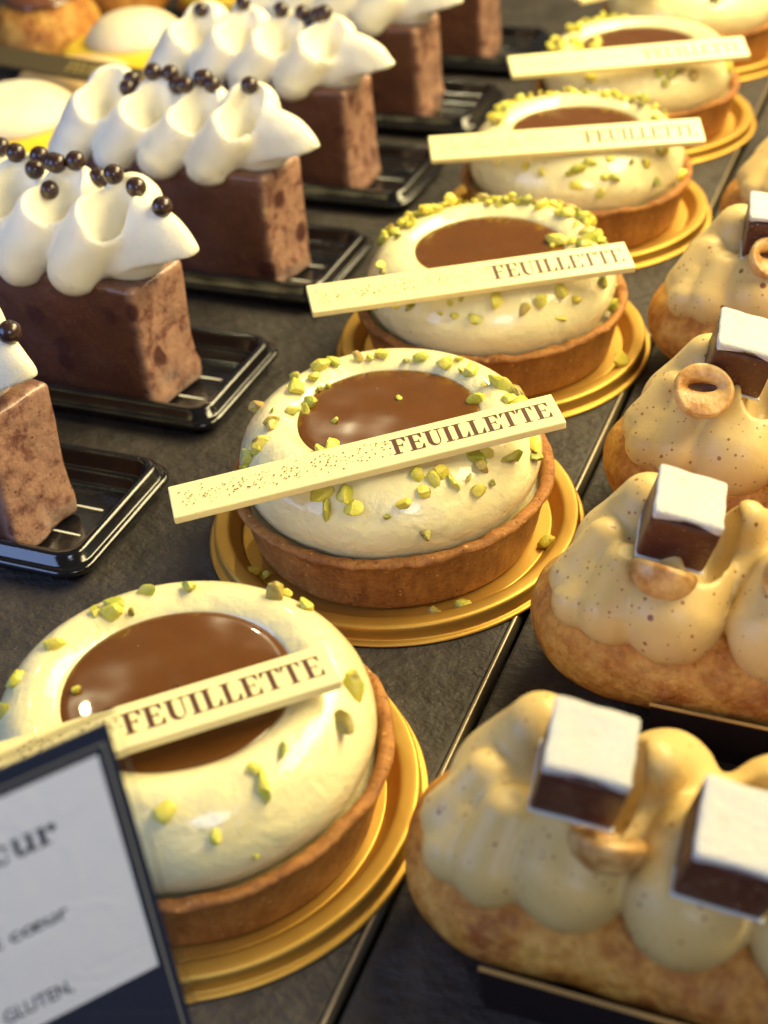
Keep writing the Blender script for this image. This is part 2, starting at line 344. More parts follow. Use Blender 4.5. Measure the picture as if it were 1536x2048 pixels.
def word(txt, x0, x1, y0, h):
    adv = sum(GL[c]()[1] for c in txt)-.06; k = (x1-x0)/adv; x = x0; out = []
    for c in txt:
        p, a = GL[c]()
        for poly in p: out.append([(x+px*k, y0+py*h) for px, py in poly])
        x += a*k
    return out
def polys_mesh(name, polys, mt, parent, z=0):
    V = []; F = []
    for p in polys:
        F.append(tuple(range(len(V), len(V)+len(p)))); V += [(x, y, z) for x, y in p]
    return mesh(name, V, F, mt, parent, smooth=False)

# ------------------------------------------------------------------ tart on its gold card plate
PROF = [(0, 3.3), (2.2, 3.3), (2.27, 3.36), (2.42, 3.50), (2.78, 3.65), (3.15, 3.58), (3.52, 3.28), (3.80, 2.82), (3.90, 2.4), (3.82, 1.95), (3.6, 1.55), (3.2, 1.25)]
def make_plate():
    pr = smooth_prof([(5.0, 0.02), (5.02, .05), (4.98, .10), (4.88, .12), (4.86, .20), (4.86, .42), (4.82, .50), (4.74, .52), (4.50, .50), (4.42, .46), (4.36, .38), (4.16, .14), (4.08, .12), (3, .12), (.05, .12)], 3)
    V, F = lathe(pr, 160); F = [f[::-1] for f in F]
    V2, F2 = lathe([(5.0, .02), (.05, .02)], 160); F2 = F2
    F += [tuple(i+len(V) for i in f) for f in F2]
    return np.vstack([V, V2]), F
PV, PF = make_plate()
def plate(c, label):
    o = mesh('gold_plate', PV, PF, M_gold); setloc(o, (c[0], c[1], 0), (0, 0, rnd.random()*360)); return tag(o, label, 'cake plate', 'gold plates under the round tarts')
CHUNKS = []
def chunk(i):
    import bmesh
    r = random.Random(100+i); bm = bmesh.new()
    pts = [bm.verts.new((r.gauss(0, 1), r.gauss(0, 1), r.gauss(0, 1))) for _ in range(13)]
    for v in pts: v.co.normalize(); v.co *= r.uniform(.8, 1.1)
    bmesh.ops.convex_hull(bm, input=bm.verts[:])
    for v in [v for v in bm.verts if not v.link_faces]: bm.verts.remove(v)
    bmesh.ops.subdivide_edges(bm, edges=bm.edges[:], cuts=1, use_grid_fill=True)
    bmesh.ops.triangulate(bm, faces=bm.faces[:])
    for _ in range(2): bmesh.ops.smooth_vert(bm, verts=bm.verts[:], factor=.3, use_axis_x=True, use_axis_y=True, use_axis_z=True)
    for v in bm.verts: v.co *= 1.28*r.uniform(.94, 1.06)
    bm.verts.index_update()
    sc = (r.uniform(.8, 1.12), r.uniform(.68, .95), r.uniform(.6, .88))
    me = bpy.data.meshes.new('pistachio_piece')
    for v in bm.verts: v.co = Vector((v.co.x*sc[0]*.225*S, v.co.y*sc[1]*.225*S, v.co.z*sc[2]*.225*S))
    bm.to_mesh(me); bm.free(); me.materials.append(M_pist)
    me.polygons.foreach_set('use_smooth', [True]*len(me.polygons)); me.set_sharp_from_angle(angle=math.radians(30)); return me
CHUNKS = [chunk(i) for i in range(12)]
def prof_z(r): 
    P = [p for p in PROF if p[0] > 0][:9]; return float(np.interp(r, [0]+[p[0] for p in P], [3.3]+[p[1] for p in P]))
def pistachio(parent, x, y, rr, s=1.0, z=None):
    o = bpy.data.objects.new('pistachio_piece', CHUNKS[rr.randrange(12)]); C.objects.link(o); o.parent = parent
    r = math.hypot(x, y)
    if z is None:
        rc = min(r, 3.84); z = prof_z(rc) if r > 2.3 else 3.42
        sl = (prof_z(rc+.02)-prof_z(rc-.02))/.04; nn = Vector((-sl*x/r, -sl*y/r, 1)).normalized()
        x, y = x*rc/r, y*rc/r
        pos = Vector((x, y, z))+nn*.07*s
    else: pos = Vector((x, y, z)); nn = Vector((0, 0, 1))
    q = nn.to_track_quat('Z', 'Y')
    from mathutils import Euler
    e = Euler((rr.uniform(-.5, .5), rr.uniform(-.5, .5), rr.uniform(0, 6.28))).to_quaternion()
    o.rotation_mode = 'QUATERNION'; o.rotation_quaternion = q @ e; o.location = pos*S
    k = s*rr.choice((.45, .75, .95, 1, 1.1, 1.2)); o.scale = (k, k, k*rr.uniform(.85, 1.2)); return o
def tart(c, seed, label, pts, ring=None, dmg=0):
    rr = random.Random(seed); T = thing('round_tart', (c[0], c[1], .125), 0, label, 'tart', 'round caramel tarts with chopped pistachio')
    zo = -.125
    # crust: thick crumbly wall with floor
    pr = smooth_prof([(3.5, .02), (3.70, .05), (3.80, .3), (3.96, 1.0), (4.12, 1.5), (4.23, 1.66), (4.19, 1.77), (4.06, 1.79), (3.92, 1.72), (3.86, 1.55), (3.80, 1.2), (3.78, 1.0)], 3)
    V, F = lathe(pr, 220); F = [f[::-1] for f in F]
    n1 = noise3(V, seed, 3.0); n2 = noise3(V, seed+3, 11); n0 = noise3(V, seed+5, .9); top = np.clip((V[:, 2]-1.15)/.6, 0, 1)
    rad = np.hypot(V[:, 0], V[:, 1]); k = 1+(.035*n1+.018*n2*(.4+top)+.05*n0)/rad
    V[:, 0] *= k; V[:, 1] *= k; V[:, 2] += top*(.12*noise3(V, seed+1, 1.6)+.09*noise3(V, seed+2, 6)+.05*noise3(V, seed+4, 17))
    mesh('tart_shell', V, F, M_shell, T)
    V, F = lathe([(.02, 1.62), (3.0, 1.62), (3.6, 1.60), (3.86, 1.52)], 96, dz=.04, seed=seed, freq=3); F = [f[::-1] for f in F]
    V, F = lathe([(3.84, 1.36), (3.6, 1.42), (3.0, 1.44), (.02, 1.44)], 96, dz=.03, seed=seed, freq=3); mesh('pistachio_filling', V, [f[::-1] for f in F], M_fill, T)
    prs = smooth_prof([(.02, 3.24)]+[(1.2, 3.24), (2.1, 3.24)]+PROF[2:], 4)
    V, F = lathe(prs, 200); rad = np.hypot(V[:, 0], V[:, 1])
    lip = np.exp(-((rad-2.5)/.35)**2)
    V[:, 2] += (.075*noise3(V, seed+20, .9)+.035*noise3(V, seed+21, 3.0)*(.3+lip))*np.clip(rad-1.9, 0, 1)
    k = 1+(.05*noise3(V, seed+22, .8)+.06*lip*noise3(V, seed+23, 2.2)+.03*noise3(V, seed+24, 2.4))/np.maximum(rad, .5); V[:, 0] *= k; V[:, 1] *= k
    V[:, 2] += zo+.0
    mesh('cream_ring', V, F, M_tcream, T)
    V, F = lathe(smooth_prof([(2.38, 3.24), (2.36, 3.38), (2.25, 3.44), (1.95, 3.46), (1.0, 3.465), (.02, 3.465)], 3), 128)
    rad = np.hypot(V[:, 0], V[:, 1]); V[:, 2] += zo+.012*noise3(V, seed+30, 1.6)
    k = 1+.02*noise3(V, seed+31, 2.2); V[:, 0] *= k; V[:, 1] *= k
    mesh('caramel_disc', V, [f[::-1] for f in F], M_caramel, T)
    for x, y, z in pts:
        o = pistachio(T, x, y, rr, rr.uniform(.8, 1.3), None if (z == 0 or math.hypot(x, y) < 3.7) else z+.04); o.location.z += zo*S
    if ring:
        a0, a1, n, rlo, rhi = ring
        for i in range(n):
            a = math.radians(a0+(a1-a0)*(i+rr.uniform(-.6, .6))/n); r = rr.uniform(rlo, rhi)
            o = pistachio(T, r*math.cos(a), r*math.sin(a), rr, rr.uniform(.8, 1.2)); o.location.z += zo*S+rr.choice((0, 0, .12))*S
    return T
P1 = [(-3.15, -0.88, 0), (-3.05, -1.6, 3.34), (-2.88, 0.12, 0), (-1.85, -0.74, 3.35), (-2.58, 1.29, 0), (-2.32, 1.55, 0), (-2.25, 1.43, 3.67), (-1.93, 1.63, 3.62), (-1.87, 2.2, 0), (-1.07, 2.64, 0), (0.82, 2.99, 0), (0.87, 3.31, 3.36), (1.47, 2.92, 3.5), (3.33, 1.06, 3.29), (3.48, 0.12, 3.3), (2.85, -1.13, 3.62), (2.59, -1.71, 3.61), (2.83, -1.84, 3.4), (1.41, -3.01, 3.45), (2.3, -2.87, 2.99), (2.84, -2.64, 2.38)]
P2 = [(-3.5, -0.32, 3.29), (-2.76, -0.9, 3.67), (-2.38, -0.71, 3.6), (-2.48, -1.59, 3.65), (-2.56, -1.41, 3.66), (-2.52, -2.15, 3.46), (-2.58, -2.31, 3.33), (-2.88, -2.24, 3.07), (-2.9, -2.43, 2.84), (-2.96, 0.86, 3.62), (-2.69, 0.29, 3.69), (-2.51, 1.42, 3.68), (-2.46, 0.92, 3.66), (-2.12, 0.92, 3.41), (-2.26, 0.69, 3.48), (-2.25, 1.67, 3.71), (-1.71, 2.16, 3.71), (-1.4, 2.24, 3.66), (-1.12, 2.49, 3.7), (-0.44, 2.44, 3.6), (-0.06, 2.63, 3.66), (0.66, 2.52, 3.66), (0.95, 2.7, 3.69), (1.19, 2.29, 3.65), (1.49, 2.28, 3.7), (1.93, 1.39, 3.52), (1.89, 1.28, 3.36), (2.02, 1.72, 3.68), (2.41, 1.82, 3.63), (2.85, 1.61, 3.49), (2.84, 1.17, 3.62), (3.0, 1.23, 3.51), (-0.02, 0.78, 3.35), (-2.13, -0.09, 3.35), (-2.13, -0.45, 3.36), (-1.2, -0.67, 3.35), (-0.25, -3.52, 3.24), (-0.19, -3.69, 2.99), (0.27, -3.46, 3.3), (0.56, -3.59, 3.1), (1.62, -3.18, 3.17), (1.3, -3.5, 2.92), (2.12, -3.22, 2.45), (1.75, -2.59, 3.61), (2.1, -2.5, 3.5), (2.23, -2.27, 3.57), (2.55, -2.28, 3.35), (1.97, -2.81, 3.33), (2.84, -1.46, 3.56), (2.96, -1.21, 3.56), (2.95, -1.59, 3.42), (3.42, -0.8, 3.28), (2.83, -1.98, 3.33), (3.02, -2.03, 3.07), (3.24, -1.67, 3.07), (3.66, 0.33, 3.02), (3.82, 0.08, 2.7), (-0.95, -2.26, 3.59), (-0.82, -1.75, 3.36)]
P3 = [(0.93, -2.93, 3.61), (-1.85, -3.32, 2.81), (-1.35, -3.43, 2.97), (0.25, -3.39, 3.38), (-0.32, -3.67, 3.0), (0.13, -3.7, 2.96), (0.72, -3.65, 2.92), (1.23, -3.23, 3.31), (2.03, -3.04, 3.02), (2.37, -2.65, 3.2), (2.82, -2.09, 3.26), (3.24, -1.83, 2.93), (2.91, -2.51, 2.59), (3.63, -0.59, 3.02), (3.86, 0.42, 2.35), (3.87, -0.04, 0), (2.43, 0.64, 3.61), (2.9, 0.21, 3.67), (1.86, 0.81, 3.36), (1.87, 0.4, 3.35), (-2.79, -1.98, 3.36), (-2.62, -2.23, 3.35), (-0.07, -3.51, 3.29)]
P4 = [(-2.01, -3.01, 3.1), (-0.83, -3.44, 3.23), (-0.21, -3.58, 3.16), (0.94, -3.43, 3.2), (1.11, -3.23, 3.35), (1.36, -3.04, 3.44), (1.93, -2.7, 3.44), (1.85, -3.21, 2.96), (2.13, -3.09, 2.89), (1.01, -3.67, 2.76), (1.78, -3.39, 2.58), (3.32, -1.97, 2.45), (2.56, -2.4, 3.28), (3.0, -2.02, 3.12), (3.3, -1.26, 3.25), (3.89, 0.05, 1.95), (-0.63, -3.83, 2.22), (3.41, -0.96, 3.24)]
P5 = [(-0.38, -3.62, 3.06), (-1.03, -3.46, 3.12), (1.45, -3.59, 2.37), (1.55, -3.14, 3.27), (1.83, -3.2, 3.01), (2.05, -2.89, 3.21), (2.29, -2.65, 3.3), (2.74, -2.38, 3.08), (3.87, -0.18, 2.41), (3.78, -0.4, 2.79), (-2.86, 0.23, 3.68), (-2.06, -1.96, 3.69), (-2.43, -0.96, 3.66), (-1.66, -0.21, 3.36), (-1.61, -0.85, 3.36)]
TC = [(-.58, -10.55), (0, 0), (-.51, 9.9), (-.53, 20.09), (-.5, 29.7), (-.2, 39.6)]
tl = ['frontmost round tart, partly hidden behind the white price card, with few pistachio bits',
      'round tart in sharp focus with scattered pistachio bits and one bit on its caramel disc',
      'round tart with a dense crown of pistachio bits, second behind the price card tart',
      'third tart behind the price card tart, its long chocolate stick softly blurred',
      'blurred round tart near the top edge with a half hidden dark caramel disc',
      'farthest round tart, only its pale cream front showing in the top right corner']
pl = ['gold plate under the frontmost tart beside the price card', 'gold plate under the sharp tart in the middle, bits of pistachio in its rim',
      'gold plate under the tart with the dense pistachio crown, one pistachio bit on its rim', 'gold plate under the third tart behind the price card',
      'gold plate under the blurred tart near the top edge', 'gold plate under the farthest tart in the top right corner']
pts = [P1, P2, P3, P4, P5, [(1.6, -3.1, 3.2), (1.9, -2.8, 3.3), (-.4, -3.4, 3.3)]]
rings = [None, None, (5, 190, 72, 2.75, 3.55), (15, 200, 50, 2.75, 3.5), (110, 220, 26, 2.7, 3.5), (150, 260, 26, 2.7, 3.6)]
for i in range(6):
    plate(TC[i], pl[i]); tart((TC[i][0]+(.18 if i == 0 else 0), TC[i][1]-(.05 if i == 0 else 0)), 11+7*i, tl[i], pts[i], rings[i])
# loose bits fallen on the plates
for (x, y, z, lab) in ((-2.75, -3.2, .2, 'dark green pistachio bit lying left in the gold plate of the sharp tart'), (-2.3, -3.25, .18, 'small pistachio bit beside the dark green one in the gold plate'),
                       (2.37, -3.5, .27, 'pale broken pistachio bit lying in front of the sharp tart on its plate'), (2.95, -3.05, .25, 'green pistachio bit half in shade at the front of the sharp tart'),
                       (4.1, .05, .25, 'thin pistachio slice lying right of the sharp tart in its plate'), (3.93, 9.0, .62, 'yellow green pistachio bit on the rim of the second gold plate')):
    o = pistachio(None, x, y, rnd, 1.15, z); o.name = 'pistachio_piece'; tag(o, lab, 'pistachio', 'pistachio bits fallen on the plates')

# ------------------------------------------------------------------ chocolate sticks
def stick(pos, rot, label, txt_fade=1.0, dark=False, L_=9.45, W_=1.12):
    V, F = bevelbox(L_, W_, .22, .035); V[:, 2] -= .11; V[:, 2] += .02*np.sin(V[:, 0]*.5)
    B = thing('chocolate_stick', pos, 0, label, 'chocolate stick', 'printed chocolate sticks on the tarts'); B.rotation_euler = [math.radians(a) for a in rot]
    import bmesh
    mesh('stick_body', V, F, M_dark if dark else M_bar, B, smooth=False)
    rr = random.Random(5); pol = word('FEUILLETTE', .60, 4.52, -.27, .56)
    dots = []
    if not dark:
        n = 0
        while n < 170:
            x = rr.uniform(-4.5, .72); y = rr.gauss(.02, .19)+(.05 if x > 0 else 0)
            if abs(y) > .36 or (x > .57) or any((x-p[0][0])**2+(y-p[0][1])**2 < .0045 for p in dots): continue
            s = rr.uniform(.012, .027); dots.append([(x+s*math.cos(a), y+s*math.sin(a)) for a in [k*math.pi/3 for k in range(6)]]); n += 1
    z = .112+.012
    o = polys_mesh('printed_lettering', pol+dots, M_print2 if dark else M_print, B, z)
    return B
stick((-.824, -12.89, 4.03), (2, 0, 42.2), 'white chocolate stick on the frontmost tart, left end hidden by the price card')
stick((.568, -2.696, 3.98), (7.3, -3.9, 34.3), 'sharp white chocolate stick printed FEUILLETTE lying on the tart in focus')
stick((.028, 6.635, 4.02), (17, 1, 32.9), 'white chocolate stick leaning on the tart with the dense pistachio crown')
stick((-.11, 17.269, 4.05), (24.6, 1.8, 26.3), 'softly blurred white chocolate stick on the third tart behind the price card')
stick((-.044, 26.053, 4.05), (23.7, 1.7, 29.3), 'blurred white chocolate stick near the top edge, above a dark caramel disc')
stick((-1.0, 36.8, 4.1), (8, 0, 48), 'farthest white chocolate stick, steeply angled at the top right edge')

# ------------------------------------------------------------------ trays with chocolate cakes
def rrect(hx, hy, r, n=8):
    out = []
    for cx, cy, a0 in ((hx-r, hy-r, 0), (-hx+r, hy-r, 90), (-hx+r, -hy+r, 180), (hx-r, -hy+r, 270)):
        for k in range(n+1):
            a = math.radians(a0+90*k/n); out.append((cx+r*math.cos(a), cy+r*math.sin(a)))
    return out
def make_tray():
    hx, hy = 6.3, 2.62
    prof = [(.35, .02), (.30, .06), (.12, .34), (.02, .38), (0, .44), (.04, .50), (.12, .50), (.20, .54), (.26, .80), (.34, .86), (.44, .84), (.50, .74), (.60, .46), (.66, .40), (.76, .39), (.82, .33), (.92, .14), (1.0, .10), (1.15, .09)]
    V = []; F = []
    for ins, z in prof:
        V += [(x, y, z) for x, y in rrect(hx-ins, hy-ins, max(.75-ins*.5, .2))]
    m = len(V)//len(prof)
    for i in range(len(prof)-1):
        for j in range(m): F.append((i*m+j, i*m+(j+1) % m, (i+1)*m+(j+1) % m, (i+1)*m+j))
    V.append((0, 0, .09)); c = len(V)-1; b = (len(prof)-1)*m
    for j in range(m): F.append((b+j, b+(j+1) % m, c))
    # shallow ribs on the floor
    for y in (-.6, .6):
        k = len(V); x0, x1 = -5.0, 5.0
        V += [(x0, y-.09, .085), (x0, y, .105), (x0, y+.09, .085), (x1, y-.09, .085), (x1, y, .105), (x1, y+.09, .085)]
        F += [(k, k+3, k+4, k+1), (k+1, k+4, k+5, k+2)]
    return V, F
TV, TF = make_tray()
def cake_body(seed):
    V, F = bevelbox(8.0, 2.45, 4.15, .16, 0, 0, 3, 0)
    import bmesh
    bm = bmesh.new(); vs = [bm.verts.new(v) for v in V]
    for f in F: bm.faces.new([vs[i] for i in f])
    bmesh.ops.subdivide_edges(bm, edges=[e for e in bm.edges if e.calc_length() > .5], cuts=14, use_grid_fill=True)
    bmesh.ops.triangulate(bm, faces=[f for f in bm.faces if len(f.verts) > 4]); bm.verts.index_update()
    V = np.array([v.co[:] for v in bm.verts]); F = [[v.index for v in f.verts] for f in bm.faces]; bm.free()
    n = np.stack([noise3(V, seed+i, 1.3) for i in range(3)], 1)*.10+np.stack([noise3(V, seed+5+i, 4.5) for i in range(3)], 1)*.035
    V = V+n*np.clip(V[:, 2:3]/1.0, .25, 1)
    m = V[:, 2] < .9; V[m, 0] += .2*noise3(V[m], seed+8, 3.4)+.06; V[m, 1] += .1*noise3(V[m], seed+9, 3.4)
    return V, F
def cake_cream(seed, hs=1.0):
    r = random.Random(seed); parts = []; cuts = []; backs = []
    for k in range(4):
        x = 1.85-k*1.95+r.uniform(-.08, .08); j = lambda s: r.uniform(-s, s)
        parts.append(((x, -1.15+j(.08), 4.40+j(.08)), (x+.75, -.50, 5.60+j(.15)), .80, .98))
        backs.append(((x+.9, .80, 4.9), (x+1.0+j(.1), .60+j(.1), 6.10+j(.2)), .95, .95))
        cuts.append(((x+1.12+j(.08), -.42, 6.35+j(.1)), (.68, .98, 1.25)))
        cuts.append(((x+1.15+j(.06), .0, 7.0+j(.08)), (.50, .70, .75)))
    def f(P):
        P = P.copy(); P[:, 2] = 4.0+(P[:, 2]-4.0)/hs
        d = roundcone(P, (-3.6, .1, 4.75), (3.2, .1, 4.75), 1.1, 1.0)
        for a, b, ra, rb in backs: d = smin(d, roundcone(P, a, b, ra, rb), .30)
        for a, b, ra, rb in parts: d = smin(d, roundcone(P, a, b, ra, rb), .30)
        q = P-np.array((3.55, -.05, 4.75)); w_ = (np.sqrt((q[:, 0]/2.15)**2+(q[:, 1]/.78)**2+(q[:, 2]/1.85)**2)-1)*.78
        w_ = smax(w_, (4.32+.26*(P[:, 0]-2.4)-P[:, 2])*.97, .06)
        d = smin(d, w_, .22)
        for c, rr_ in cuts: d = smax(d, -ellip(P, c, rr_), .11)
        d = smax(d, 3.72-P[:, 2]+0*P[:, 0], .1); 
        return d*min(hs, 1)+.04*noise3(P, seed, 1.7)+.018*noise3(P, seed+1, 6)+.03*noise3(P*np.array((1, 1, 2.2)), seed+2, 2.6)
    return f
cake_data = [(-12.75, -2.6, 3, -10, 'frontmost chocolate cake at the left edge, only its end and cream tip showing'),
             (-12.8, 4.7, 5, -8, 'large near chocolate cake topped with white cream and round dark pearls'),
             (-12.65, 12.9, 8, -6, 'chocolate cake in the middle of the left row, second behind the frontmost'),
             (-13.2, 20.9, 13, -4, 'chocolate cake third behind the frontmost, softly blurred with cream above'),
             (-13.2, 28.7, 21, -4, 'blurred chocolate cake at the top edge with a white cream corner'),
             (-13.0, 36.6, 34, -3, 'farthest chocolate cake, dark and blurred at the top edge')]
tray_lab = ['black ribbed plastic tray under the frontmost cake at the left edge', 'black plastic tray under the large near cake with cream and pearls', 'black plastic tray under the middle cake of the left row',
            'black plastic tray under the softly blurred fourth cake', 'blurred black plastic tray under the cake cut by the top edge', 'farthest black plastic tray near the top edge']
pearls = {1: [(3, 304), (34, 316), (108, 301), (115, 313), (81, 322), (153, 316), (72, 349), (100, 390), (199, 365), (229, 351), (274, 385), (326, 424)],
          2: [(283, 125), (307, 137), (308, 152), (342, 148), (256, 185), (265, 168), (355, 180), (372, 155), (405, 150), (410, 141), (425, 178), (500, 180)],
          3: [(403, 28), (487, 14), (563, 12), (605, 10), (620, 15), (650, 10), (635, 5)], 0: [(22, 676)]}
def ico(r, name='chocolate_pearl'):
    import bmesh
    bm = bmesh.new(); bmesh.ops.create_icosphere(bm, subdivisions=3, radius=r*S); me = bpy.data.meshes.new(name); bm.to_mesh(me); bm.free()
    me.materials.append(M_pearl); me.polygons.foreach_set('use_smooth', [True]*len(me.polygons)); return me
PEARL = ico(.30)
for i, (x, y, seed, rz, lab) in enumerate(cake_data):
    t = setloc(mesh('plastic_tray', TV, TF, M_tray, smooth=True), (-13.0, y+.15, 0)); tag(t, tray_lab[i], 'tray', 'black plastic trays under the chocolate cakes')
    m = t.modifiers.new('thickness', 'SOLIDIFY'); m.thickness = -.0004
    T = thing('chocolate_cake', (x, y, .17), rz, lab, 'cake', 'chocolate cakes with white cream in the left row')
    V, F = cake_body(seed); mesh('cake_body', V, F, M_cake, T)
    f = cake_cream(seed, (.95, .98, .84, .84, .9, .9)[i])
    if i == 0: f = (lambda P, g=f: g(P+np.array((.6, 0, 0))))
    V, F = surface_nets(f, (-5.6, -2.3, 3.5), (5.8, 2.3, 7.4), .085 if i < 3 else .12); mesh('whipped_cream', V, F, M_wcream, T)
    ca, sa = math.cos(math.radians(rz)), math.sin(math.radians(rz))
    def fw_(P, f=f): return f(np.stack([P[:, 0]*ca+P[:, 1]*sa, -P[:, 0]*sa+P[:, 1]*ca, P[:, 2]], 1))
    for px, py in pearls.get(i, []):
        h = None
        for dy in (0, 8, 16, 24, 34):
            h = march(fw_, px, py+dy, (x, y, .17))
            if h is not None: break
        if h is None: continue
        p = bpy.data.objects.new('chocolate_pearl', PEARL); C.objects.link(p); p.parent = T
        p.location = (( h[0]*ca+h[1]*sa)*S, (-h[0]*sa+h[1]*ca)*S, (h[2]+.16)*S)


# ------------------------------------------------------------------ eclairs in black card sleeves
def choux_mesh(seed):
    def f(P):
        q = P.copy(); xc = np.clip(q[:, 0], 2.5, 10.2); dx = q[:, 0]-xc
        k = np.sqrt((dx/2.5)**2+(q[:, 1]/2.38)**2+((q[:, 2]-1.45)/1.5)**2)-1
        return smax(k*1.4, -(q[:, 2]-.06), .25)+.07*noise3(P, seed, 1.4)+.03*noise3(P, seed+1, 4)
    return surface_nets(f, (-.3, -2.9, -.1), (13, 2.9, 3.3), .12)
def eclair_cream(seed):
    r = random.Random(seed); parts = []; cuts = []; backs = []; j = lambda s: r.uniform(-s, s)
    backs.append(((1.8, .6, 2.9), (2.5, .5, 4.1), .9, .75))
    parts.append(((1.25, -.80, 2.85), (1.75, -.35, 3.65), .62, .50))
    parts.append(((1.45, -1.35, 2.65), (1.60, -1.00, 3.10), .60, .42))
    parts.append(((2.2, -1.55, 2.75), (2.35, -1.0, 3.50), .74, .56)); cuts.append(((2.45, -1.0, 4.35), (.40, .42, .42)))
    for k in range(4):
        x = 3.65+k*2.1+j(.1)
        parts.append(((x-.12, -1.35+j(.1), 2.85), (x+.02, -.70, 3.50), 1.08, .92))
        backs.append(((x+1.02, 1.0, 3.1), (x+1.08+j(.08), -.05+j(.1), 4.50+j(.12)), .95, .42))
        cuts.append(((x+.30+j(.06), -.50, 4.40), (.58, 1.12, 1.18)))
    def f(P):
        d = roundcone(P, (2.0, .1, 2.8), (10.5, .1, 2.8), 1.15, 1.2)
        for a, b, ra, rb in backs: d = smin(d, roundcone(P, a, b, ra, rb), .30)
        for a, b, ra, rb in parts: d = smin(d, roundcone(P, a, b, ra, rb), .13)
        for c, rr_ in cuts: d = smax(d, -ellip(P, c, rr_), .12)
        return d+.06*noise3(P, seed, 1.3)+.02*noise3(P, seed+1, 4.5)+.035*noise3(P*np.array((1, .6, 2.0)), seed+2, 2.4)
    return f
def sleeve(x, y, xl, label):
    x0, x1 = xl-x, 12.5; V = []; F = []; fm = []
    sec = [(-2.70, 1.45), (-2.45, .03), (2.45, .03), (2.70, 1.45)]; th = .05
    o = thing('card_sleeve', (x, y, 0), 0, label, 'card sleeve', 'black card sleeves under the eclairs')
    out = sec; inn = [(-2.70+th, 1.45), (-2.45+th, .03+th), (2.45-th, .03+th), (2.70-th, 1.45)]
    for xx in (x0, x1): V += [(xx, a, b) for a, b in out]+[(xx, a, b) for a, b in inn]
    for i in range(3): F += [(i, i+1, 8+i+1, 8+i), (4+i+1, 4+i, 12+i, 12+i+1), (i+1, i, 4+i, 4+i+1), (8+i, 8+i+1, 12+i+1, 12+i)]
    mesh('folded_card', V, F, M_card, o, smooth=False)
    for s in (-1, 1):
        V = [(xx, s*yy, z) for xx in (x0-.01, x1) for yy, z in ((2.715, 1.44), (2.725, 1.475), (2.635, 1.475), (2.64, 1.44))]
        mesh('gold_edge', V, [(i, (i+1) % 4, 4+(i+1) % 4, 4+i) for i in range(4)], M_cardedge, o, smooth=False)
    return o
EC = [(4.55, -10.90, 'frontmost eclair in the lower right corner with two white topped cubes'), (4.85, -3.60, 'eclair with hazelnut cream beside the sharp tart, tilted nut below its cube'),
      (4.95, 2.85, 'eclair with a hollow round hazelnut on its cream, behind the cube of the nearer one'), (4.3, 10.7, 'eclair near the right edge, its cream peak beside the blurred plate'),
      (5.0, 18.8, 'small visible end of an eclair at the right edge beside the blurred tart'), (5.3, 27.6, 'farthest eclair, only a sliver of golden end at the right edge')]
sl = ['black card sleeve with gold edge under the frontmost eclair', 'wide black card sleeve showing dark behind the frontmost cube', 'black card sleeve peeking out left under the third eclair',
      'black card sleeve under the fourth eclair, mostly hidden', 'black card sleeve under the small eclair end at the right edge', 'black card sleeve under the farthest eclair at the right edge']
ecf = []
CV = [choux_mesh(s) for s in (3, 9, 15)]
for i, (x, y, lab) in enumerate(EC):
    sleeve(x+.15, y, (6.85, 8.2, 6.3, 6.5, 7, 7)[i], sl[i])
    T = thing('eclair', (x, y, .09), 0, lab, 'eclair', 'eclairs piped with hazelnut cream')
    V, F = CV[i % 3]; mesh('choux_body', V, F, M_choux, T)
    f = eclair_cream(40+i); V, F = surface_nets(f, (-.2, -2.9, 1.7), (12.3, 2.6, 5.4), .085 if i < 3 else .12); mesh('piped_cream', V, F, M_pcream, T); ecf.append(f)

def cube(pos, rot, s, label):
    T = thing('topping_cube', pos, 0, label, 'topping cube', 'white topped dark cubes on the eclairs'); T.rotation_euler = [math.radians(a) for a in rot]
    V, F = bevelbox(s, s, s*.84, .08, .0, 3, 2, 6); V = V+.03*np.stack([noise3(V, 50+i+int(pos[0]*7), 2.5) for i in range(3)], 1)+.008*np.stack([noise3(V, 55+i, 14) for i in range(3)], 1); mesh('dark_jelly', V, F, M_jelly, T)
    V, F = bevelbox(s*1.01, s*1.01, .22, .085, .0, 5, 3, 9); V = V+.03*np.stack([noise3(V, 60+i+int(pos[0]*7), 2.5) for i in range(3)], 1)+.026*np.stack([noise3(V, 63+i, 12) for i in range(3)], 1); m_ = V[:, 2] < .1; V[m_, 2] += .13*noise3(V[m_]*np.array((1, 1, 0)), 66+int(pos[0]*5), 3.5); V[:, 2] += s*.84-.03; mesh('white_crust', V, F, M_sugar, T)
    V, F = bevelbox(s*1.03, s*1.03, .07, .03, .0, 5, 2, 4); V = V+.02*np.stack([noise3(V, 70+i, 12) for i in range(3)], 1); V[:, 2] -= .04; mesh('sugar_crumbs', V, F, M_sugar, T)
    return T
cube((8.02, -11.65, 4.48), (10, 12, 9), 1.42, 'white topped dark cube left on the frontmost eclair')
cube((10.58, -12.15, 3.9), (11, 13, 8), 1.48, 'white topped dark cube cut by the lower right edge')
cube((8.05, -4.15, 4.2), (9, 15, 10), 1.42, 'white topped cube standing above the tilted hazelnut on the middle eclair')
cube((8.05, 2.75, 4.3), (10, 14, 10), 1.42, 'white topped dark cube behind the hollow round hazelnut')
cube((7.7, 10.4, 4.1), (8, 6, 10), 1.42, 'white topped cube cut by the right edge beside a blurred nut')
